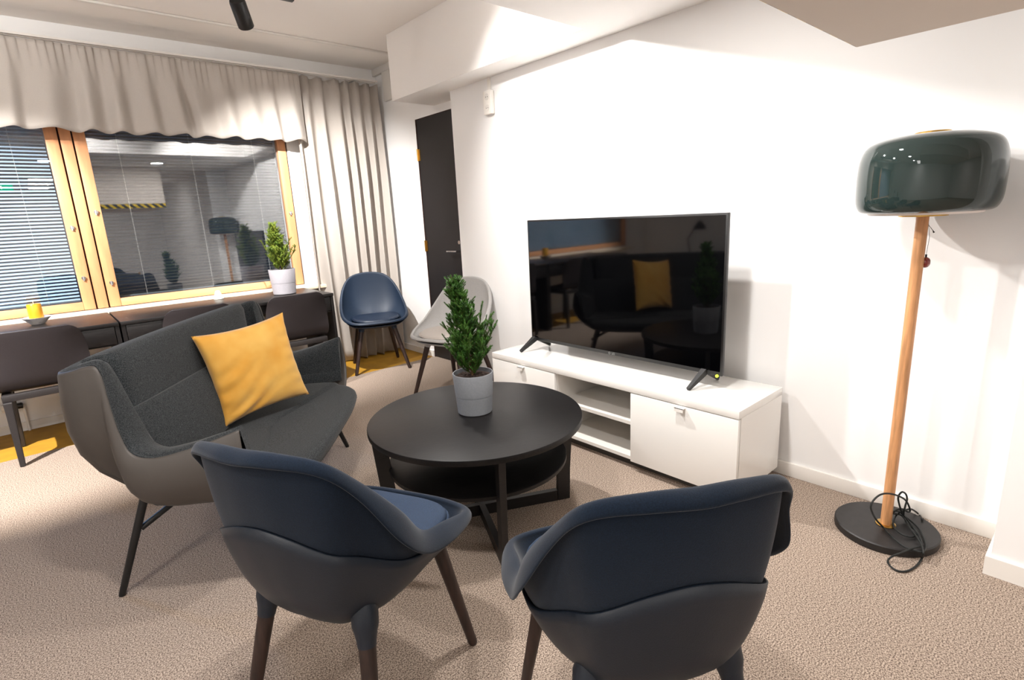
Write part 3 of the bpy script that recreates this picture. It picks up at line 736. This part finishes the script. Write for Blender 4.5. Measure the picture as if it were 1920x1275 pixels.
def bucket_chair(name_label, felt, plastic, pad, U, V, cen, group=None, legs=None, joint=(.16, .28), pothi=.15, deepk=.022, nar=0.):
    t = thing('bucket_chair', name_label, 'armchair', (0, 0, 0), 0, group)
    RU = spline(mirror(U), NR, True); RV = spline(mirror(V), NR, True)
    CEN = Vector(cen)
    def bowl(k, r):
        q_ = RU[k % NR]; dd = q_ - CEN
        a = min(r, 1) * PI / 2
        back = max(0, min(1, (q_.z - .47) / .3)); side = min(1, abs(q_.x) / .24)
        g = math.sin(a) ** (.92 - .17 * back - .1 * side); h = (1 - math.cos(a)) ** (1.0 + .15 * back)
        p = Vector((CEN.x + dd.x * g, CEN.y + dd.y * g, CEN.z + dd.z * h))
        # side walls pull in a little below the rim so that the lip stands proud
        p.x *= 1 - nar * side * math.sin(PI * r) 
        return p
    bm = bmesh.new()
    rs = [.08, .2, .32, .44, .55, .65, .74, .82, .89, .95, .985]
    rows = [[bowl(k, r) for k in range(NR)] for r in rs]
    rows.append(list(RU))
    for a_ in (.3, .65, 1.0):
        row = []
        for k in range(NR):
            p = RU[k].lerp(RV[k], a_); p.z += .006 * math.sin(PI * a_)
            row.append(p)
        rows.append(row)
    last = []
    for k in range(NR):
        dd = (RV[k] - RU[k]).normalized(); last.append(RV[k] + dd * .001 + Vector((0, 0, -.006)) - dd * .004)
    rows.append(last)
    grid(bm, rows, close_v=True, cap0=True)
    bmesh.ops.recalc_face_normals(bm, faces=bm.faces)
    obj('shell', bm, felt, t, solid=.011, subd=1, off=0)
    bm = bmesh.new(); rows = []
    n = 16
    for i in range(n + 1):
        row = []
        for k in range(NR):
            q_ = RU[k]
            an = math.atan2(q_.x, -q_.y - .05)
            bk = (math.cos(an) + 1) / 2
            zt_ = .436 + pothi * bk ** 1.2 + .016 * math.cos(an * 2.0) * bk - .010 * math.exp(-((abs(an) - 1.5) / .35) ** 2)
            zt_ = min(zt_, q_.z - .022)
            back = max(0, min(1, (q_.z - .47) / .3))
            hh = max(.02, (zt_ - CEN.z) / (q_.z - CEN.z))
            rmax = math.acos(max(-1, 1 - hh ** (1 / (1.0 + .15 * back)))) / (PI / 2)
            rmax = min(rmax, .97)
            r = .05 + (rmax - .05) * i / n
            p = bowl(k, r); p2 = bowl(k, r + .01); p3 = bowl(k + 1, r)
            nn = (p2 - p).cross(p3 - p)
            if nn.length < 1e-9: nn = Vector((0, 0, -1))
            nn.normalize()
            if nn.dot(p - Vector((0, 0, .75))) < 0: nn = -nn
            deep = (1 - (r / .9) ** 2) * deepk if r < .9 else 0
            row.append(p + nn * (.0105 + (0 if i < n else -.002)) + Vector((0, 0, -max(0, deep))))
        rows.append(row)
    grid(bm, rows, close_v=True, cap0=True)
    obj('outer_shell', bm, plastic, t, solid=.007, off=0)
    lg = legs or [(.135, .125, .40, .232, .215), (.135, -.125, .40, .205, -.235)]
    for sx in (-1, 1):
        for (tx, ty, tz, fx, fy), jt in zip(lg, joint):
            top = Vector((sx * tx, ty, tz)); foot = Vector((sx * fx, fy, 0))
            mid = top.lerp(foot, jt); bm = bmesh.new()
            pts = [top.lerp(foot, s_) for s_ in (-.13, -.06, jt * .15, jt * .4, jt * .7, jt)]
            tube(bm, pts, [.024, .032, .0315, .0275, .0238, .0220], 24)
            obj('leg_socket', bm, plastic, t)
            bm = bmesh.new(); tube(bm, [mid, foot.lerp(mid, .04), foot + Vector((0, 0, .003)), foot], [.0208, .0142, .0130, .010], 18)
            for v in bm.verts: v.co.z = max(v.co.z, 0)
            obj('leg', bm, 'walnut', t)
    PX, PE = (.212, 3.6) if nar else (.205, 2.6)
    def padrow(scale, z):
        row = []
        for k in range(72):
            a = 2 * PI * k / 72; x = math.sin(a); y = math.cos(a)
            rx, ry = PX, .205
            e = PE
            rad_ = 1 / ((abs(x) ** e + abs(y) ** e) ** (1 / e))
            row.append((x * rad_ * rx * scale, .035 + y * rad_ * ry * scale, z + .03 * (abs(x) ** 3) * scale * scale * (.5)))
        return row
    bm = bmesh.new()
    grid(bm, [padrow(*q_) for q_ in [(a_, b_ + (.008 if nar else 0)) for a_, b_ in ((.88, .425), (.97, .438), (1.0, .450), (.985, .462), (.93, .470), (.75, .475), (.4, .473), (.1, .472))]], close_v=True, cap0=True, cap1=True)
    pd = obj('seat_pad', bm, pad, t, subd=1)
    bm = bmesh.new(); rw = padrow(1.005, .454); rw.append(rw[0]); tube(bm, rw, .0042, 8); obj('piping', bm, pad, pd)
    return t
bc = bucket_chair('navy felt bucket chair seen from behind at the lower left, in front of the sofa', 'navy_felt', 'navy_plastic', 'navy_pad', WING_U, WING_V, (0, -.055, .372),
                  legs=[(.159, .159, .40, .215, .232), (.150, -.150, .375, .206, -.238)], joint=(.08, .15), pothi=.215, deepk=.03, nar=.06)
bc.location = (-2.031, .866, 0); bc.rotation_euler.z = R(25.66 - 90)
bc2 = dup(bc, (-1.655, .239, 0), R(58.71 - 90), 'navy felt bucket chair seen from behind at the lower middle, nearest the TV bench')
b3 = bucket_chair('navy bucket chair standing against the beige curtain beside the desk', 'navy_gloss', 'navy_gloss', 'navy_leather', EGG_U, EGG_V, (0, -.005, .405), joint=(.10, .10))
b3.location = (-.33, 3.98, 0); b3.rotation_euler.z = R(-110 - 90)
b4 = bucket_chair('light grey bucket chair in front of the black door, behind the potted conifer', 'grey_shell', 'grey_plastic', 'grey_pad', EGG_U, EGG_V, (0, -.005, .405), joint=(.10, .10))
b4.location = (-.275, 2.86, 0); b4.rotation_euler.z = R(-164 - 90)

# ------------------------------------------------------------------ sofa
SOF = thing('sofa', 'charcoal wool two-seat sofa with a taupe outer shell and slim black legs', 'sofa', (-2.103, 2.311, 0), R(52.647))
# local axes: +x = along the back (towards the window side), forward = -y ; v(forward) = -y
def sofa():
    t = SOF
    left = [  # u, v, z of the outer rim, outward (u,v), inward pad depth
        (-.690, .505, .645, -1, .0, .035), (-.700, .42, .618, -1, 0, .075), (-.704, .32, .590, -1, 0, .105), (-.702, .22, .574, -1, 0, .125), (-.692, .15, .598, -1, -.05, .125),
        (-.682, .118, .68, -1, -.05, .110), (-.670, .100, .79, -1, -.02, .080), (-.658, .088, .872, -1, 0, .055), (-.654, .060, .886, -1, -.05, .045), (-.648, .0, .872, -1, -.25, .060), (-.615, -.055, .862, -.6, -1, .11), (-.50, -.066, .866, -.1, -1, .130), (-.25, -.068, .869, 0, -1, .130)]
    full = left + [(0, -.068, .870, 0, -1, .130)] + [(-u, v, z, -ou, ov, pd) for u, v, z, ou, ov, pd in reversed(left)]
    def v3(u, v, z): return Vector((u, -v, z))
    N_ = 130
    A = spline([v3(u, v, z) for u, v, z, *_ in full], N_)
    O = [o_.normalized() for o_ in spline([Vector((ou, -ov, 0)).normalized() for *_, ou, ov, pd in full], N_)]
    D = [p.x for p in spline([(pd, 0, 0) for *_, pd in full], N_)]
    # upholstery: rim -> top inner -> fold -> bottom
    rows = []
    for a, o_, pdp in zip(A, O, D):
        inn = -o_; zt_ = a.z; zb = .415
        isback = max(0, min(1, (zt_ - .66) / .2)) ** .8
        fold_z = .455 + (.685 - .455) * isback
        c = []
        c.append(a + inn * .004 + Vector((0, 0, -.03)))
        c.append(a + inn * -.001 + Vector((0, 0, -.006)))
        c.append(a + inn * .010 + Vector((0, 0, .006)))
        rz = .034 * isback * max(0, min(1, (pdp - .06) / .06))
        c.append(a + inn * pdp * .55 + Vector((0, 0, .008 - .006 * (1 - isback) + rz * .65)))
        c.append(a + inn * (pdp * .95) + Vector((0, 0, -.004 - .016 * (1 - isback) + rz)))
        c.append(a + inn * (pdp + .010) + Vector((0, 0, -.03 - .012 * (1 - isback) + rz)))
        def at(off, z): p = a + inn * off; return Vector((p.x, p.y, z))
        c.append(at(pdp + .014, (zt_ - .03 + fold_z) / 2 + .01))
        c.append(at(pdp + .018, fold_z + .012))
        c.append(at(pdp + .020, fold_z))
        c.append(at(pdp + .022, fold_z - .014))
        c.append(at(pdp + .026, (fold_z + zb) / 2 + .03))
        c.append(at(pdp + .03, zb + .045))
        c.append(at(pdp + .03, zb - .01))
        rows.append(c)
    bm = bmesh.new(); grid(bm, rows)
    # end faces of the arms
    for row in (rows[0], rows[-1]):
        vs = [bm.verts.new(p) for p in row]; bm.faces.new(vs)
    bmesh.ops.remove_doubles(bm, verts=bm.verts, dist=.0001)
    up = obj('upholstery', bm, 'sofa_fab', t, ang=60)
    bm = bmesh.new(); tube(bm, [a + o_ * .001 + Vector((0, 0, -.005)) for a, o_ in zip(A, O)], .0048, 8)
    obj('welt', bm, 'sofa_fab', up)
    # lumbar wedge below the fold of the back
    bm = bmesh.new(); rows = []
    for k in range(31):
        u = -.585 + 1.17 * k / 30; e = abs(u) / .585; cr = .015 * (1 - e ** 2)
        prof_ = [(.02, .66), (.075, .690), (.100, .694), (.113, .686), (.128 + cr * .5, .640), (.145 + cr, .560), (.158 + cr, .480), (.165 + cr * .6, .425), (.160, .415), (.12, .415), (.06, .52)]
        rows.append([(u, -(v_ - .012 * e ** 6), z_) for v_, z_ in prof_])
    grid(bm, rows, close_v=True, cap0=True, cap1=True)
    obj('lumbar_cushion', bm, 'sofa_fab', t, ang=35)
    # shell
    rows = []
    for i, (a, o_) in enumerate(zip(A, O)):
        c = []
        tip = max(0, 1 - min(i, N_ - 1 - i) / 7)
        isback = max(0, min(1, (a.z - .66) / .2))
        zb = .315
        cen = Vector((0, -.30, 0))
        rng = [(0, 0), (.02, .004), (.18, .014), (.36, .018), (.52, .006), (.66, -.025), (.79, -.075), (.90, -.135), (.97, -.20), (1.0, -.28)]
        for fz, bu in rng:
            p = a + o_ * (.004 + bu * (1 + .15 * isback) + (-.02 * isback * fz))
            p.z = a.z - .006 + (zb - a.z) * fz
            p.y += -.03 * tip * 0
            # front ends stay behind the seat front
            c.append(p)
        # pull stations of the arm forward a little so the front edge slopes down to the seat
        if tip > 0:
            for q_, (fz, bu) in zip(c, rng): q_.y += (-.028 * tip) * fz
        rows.append(c)
    bm = bmesh.new(); grid(bm, rows)
    bot = [r_[-1] for r_ in rows]
    vs = [bm.verts.new(p) for p in bot]; bm.faces.new(vs)
    bmesh.ops.remove_doubles(bm, verts=bm.verts, dist=.0001)
    obj('outer_shell', bm, 'sofa_shell', t, solid=.008, off=-1)
    # seat
    half = [(0, .650), (.25, .648), (.42, .630), (.520, .585), (.575, .525), (.602, .46), (.615, .36), (.615, .16), (.56, .08), (.3, .06), (0, .055)]
    out = [(p.x, p.y) for p in spline([(a, b, 0) for a, b in half], 40)]
    loop = out + [(-a, b) for a, b in out[-2:0:-1]]
    bm = bmesh.new(); rows = []
    for sc, z in ((.80, .315), (.90, .322), (.965, .338), (.992, .362), (1.0, .382), (.992, .398), (.97, .408), (.93, .414), (.8, .416), (.5, .414), (.1, .412)):
        rows.append([(a * sc, -(.33 + (b - .33) * sc), z - (.012 if b > .5 else 0) * (z > .38) ) for a, b in loop])
    grid(bm, rows, close_v=True, cap0=True, cap1=True)
    obj('seat', bm, 'sofa_fab', t, ang=80)
    # underframe and legs
    bm = bmesh.new()
    for sx in (-1, 1):
        tube(bm, [(sx * .535, -.02, .225), (sx * .42, -.14, .30), (sx * .1, -.30, .312), (0, -.30, .312)], .011, 10)
        tube(bm, [(sx * .575, -.45, .225), (sx * .42, -.40, .30), (sx * .1, -.30, .312), (0, -.30, .312)], .011, 10)
    obj('underframe', bm, 'black_metal', t)
    for sx in (-1, 1):
        for v0, v1 in ((.06, -.05), (.42, .495)):
            bm = bmesh.new(); tube(bm, [(sx * .50, -v0, .40 if v0 < .2 else .34), (sx * .605, -v1, .004), (sx * .606, -v1, 0)], [.0155, .0115, .010], 14)
            for v in bm.verts: v.co.z = max(0, v.co.z)
            obj('leg', bm, 'black_metal', t)
sofa()

# ------------------------------------------------------------------ cushion
def cushion():
    rnd = random.Random(2); n = 40; h = .211
    def surf(sgn):
        rows = []
        for i in range(n + 1):
            row = []
            for j in range(n + 1):
                a, b = i / n * 2 - 1, j / n * 2 - 1
                ea = h * a * (1 - .10 * (1 - b * b) * abs(a) ** 3); eb = h * b * (1 - .10 * (1 - a * a) * abs(b) ** 3)
                m_ = max(0, (1 - abs(a) ** 2.6) * (1 - abs(b) ** 2.6))
                th = .062 * m_ ** .5
                wr = 0
                if m_ > 0:
                    # creases running from the lower left corner and the left edge
                    u_, v_ = (a + 1), (b + 1)
                    wr += .0065 * math.sin(17 * (v_ - u_ * .45) + 1.5 * math.sin(4 * u_)) * math.exp(-(u_ ** 2) * 1.1) * math.exp(-((v_ - .55) ** 2) * 2)
                    wr += .0045 * math.sin(24 * (u_ * .5 - v_ * .9)) * math.exp(-((u_ - .4) ** 2 + (v_ - .2) ** 2) * 4)
                    wr += .003 * math.sin(20 * a + 2) * math.exp(-((1 - b) ** 2) * 7) + .003 * math.sin(22 * b) * math.exp(-((1 - a) ** 2) * 9)
                    wr += .006 * noise.noise(Vector((a * 2.2, b * 2.2, 3 + sgn)))
                    wr *= min(1, m_ * 4)
                row.append(Vector((ea, eb, sgn * (th + wr) + .0012 * sgn)))
            rows.append(row)
        return rows
    bm = bmesh.new(); f_ = surf(1); g_ = surf(-1)
    grid(bm, f_); grid(bm, g_)
    bmesh.ops.remove_doubles(bm, verts=bm.verts, dist=.0026)
    o = obj('cushion', bm, 'velvet', ang=80)
    tag(o, 'square mustard yellow velvet cushion leaning on the charcoal sofa back', 'cushion')
    return o
cu = cushion()
def place_cushion(center, rvec):
    s_ = Vector((math.cos(R(52.647)), math.sin(R(52.647)), 0)); f_ = Vector((math.sin(R(52.647)), -math.cos(R(52.647)), 0)); z_ = Vector((0, 0, 1))
    B = Matrix((s_, z_, f_)).transposed()
    rv = Vector(rvec); Q_ = Matrix.Rotation(rv.length, 3, rv.normalized())
    cu.matrix_world = Matrix.Translation(Vector(center)) @ (Q_ @ B).to_4x4()
place_cushion((-1.851, 2.200, .657), (-.124, -.17, -.75))

# ------------------------------------------------------------------ left side of the room, seen only as reflections
t = thing('side_cabinet', 'low black cabinet against the left wall beyond the picture edge', 'cabinet', (-4.98, 2.6, 0), 0)
obj('carcass', bx(0, .42, 0, 1.3, .05, .60, bev=.002), 'black_wood', t); obj('plinth', bx(.01, .39, .02, 1.28, 0, .05), 'black_wood', t, smooth=False)
for a in (.01, .66): obj('door', bx(.4205, .438, a, a + .63, .06, .59, bev=.002), 'black_wood', t)
t = thing('desk_lamp', 'black articulated task lamp standing on the low black cabinet', 'desk lamp', (-4.75, 3.55, .60), 0)
lathe_obj('base', [(.09, 0), (.09, .015), (.02, .02)], 'black_metal', t)
bm = bmesh.new(); tube(bm, [(0, 0, .018), (0, .05, .25), (0, -.1, .46)], .008, 10); obj('arm', bm, 'black_metal', t)
lathe_obj('lamp_head', [(.085, .38), (.075, .42), (.04, .46), (.025, .49)], 'black_metal', t, c=(0, -.13, 0))
conifer((-4.75, 2.8, .60), 'potted conifer on the low black cabinet by the left wall', 1, 'leaf', 'pot_grey', 11, .9, .30)

# ------------------------------------------------------------------ light from outside
def area(name, loc, target, size, energy, col, sy=None):
    ld = bpy.data.lights.new(name, 'AREA'); ld.size = size; ld.energy = energy; ld.color = col
    if sy: ld.shape = 'RECTANGLE'; ld.size_y = sy
    lo = bpy.data.objects.new(name, ld); COL.objects.link(lo); lo.location = loc
    lo.rotation_euler = (Vector(target) - Vector(loc)).to_track_quat('-Z', 'Y').to_euler()
    return lo
ld = bpy.data.lights.new('blue_window_fill', 'SPOT'); ld.energy = 350; ld.color = (.22, .5, 1); ld.spot_size = R(36); ld.spot_blend = .5; ld.shadow_soft_size = .15  # added blue spot outside, stands in for dusk light on the left blinds
lo = bpy.data.objects.new('blue_window_fill', ld); COL.objects.link(lo); lo.location = (-3.9, 7.0, 3.1)
lo.rotation_euler = (Vector((-3.35, 4.6, 1.5)) - lo.location).to_track_quat('-Z', 'Y').to_euler()
# ceiling panels and exit sign behind the camera
for k, (y, lb) in enumerate(((-1.85, 'lit ceiling panel behind the camera, nearest of the row'), (-2.8, 'lit ceiling panel behind the camera, middle of the row'), (-3.75, 'lit ceiling panel behind the camera, farthest of the row'))):
    t = thing('ceiling_panel', lb, 'ceiling light', (-2.2, y, HS), 0, 'ceiling panels behind the camera')
    obj('frame', bx(-.16, .16, -.09, .09, -.012, -.0005, bev=.002), 'white_plastic', t)
    obj('diffuser', bx(-.145, .145, -.075, .075, -.0135, -.0122), 'lamp_on', t, smooth=False)
    l_ = area('panel_bulb', (0, 0, 0), (0, 0, -1), .28, 5, NEUT, .14); l_.parent = t; l_.location = (0, 0, -.02); l_.rotation_euler = (0, 0, 0)
t = thing('exit_sign', 'green illuminated exit sign hanging behind the camera with a white arrow', 'exit sign', (-2.64, -2.6, HS), 0)
for hx in (-.068, .068): obj('hanger', bx(hx - .002, hx + .002, -.002, .002, -.03, 0), 'white_plastic', t, smooth=False)
obj('panel', bx(-.10, .10, -.008, .008, -.13, -.03), emit('green_sign', (.0, .45, .22, 1), 2.0), t, smooth=False)
bm = bmesh.new()
for x0, x1, z0, z1 in ((-.05, .03, -.086, -.074),): box(bm, x0, x1, .0082, .0095, z0, z1)
vs_ = [bm.verts.new((x, .009, z)) for x, z in ((-.035, -.05), (-.075, -.08), (-.035, -.11), (-.035, -.09), (-.05, -.08), (-.035, -.07))]
bm.faces.new(vs_); obj('arrow', bm, emit('white_sign', (1, 1, 1, 1), 3.0), t, smooth=False)
area('left_fill_light', (-4.2, .2, 2.15), (-4.2, .2, 0), 1.2, 14, NEUT, .6)  # added soft fill over the left of the room, no fixture

w = bpy.data.worlds.new('dusk'); scene.world = w; w.use_nodes = True
w.node_tree.nodes['Background'].inputs[0].default_value = (.03, .04, .06, 1)
w.node_tree.nodes['Background'].inputs[1].default_value = .6

vs = scene.view_settings
vs.view_transform = 'Standard'; vs.look = 'None'; vs.gamma = 1; vs.use_curve_mapping = False
vs.exposure = 0.66
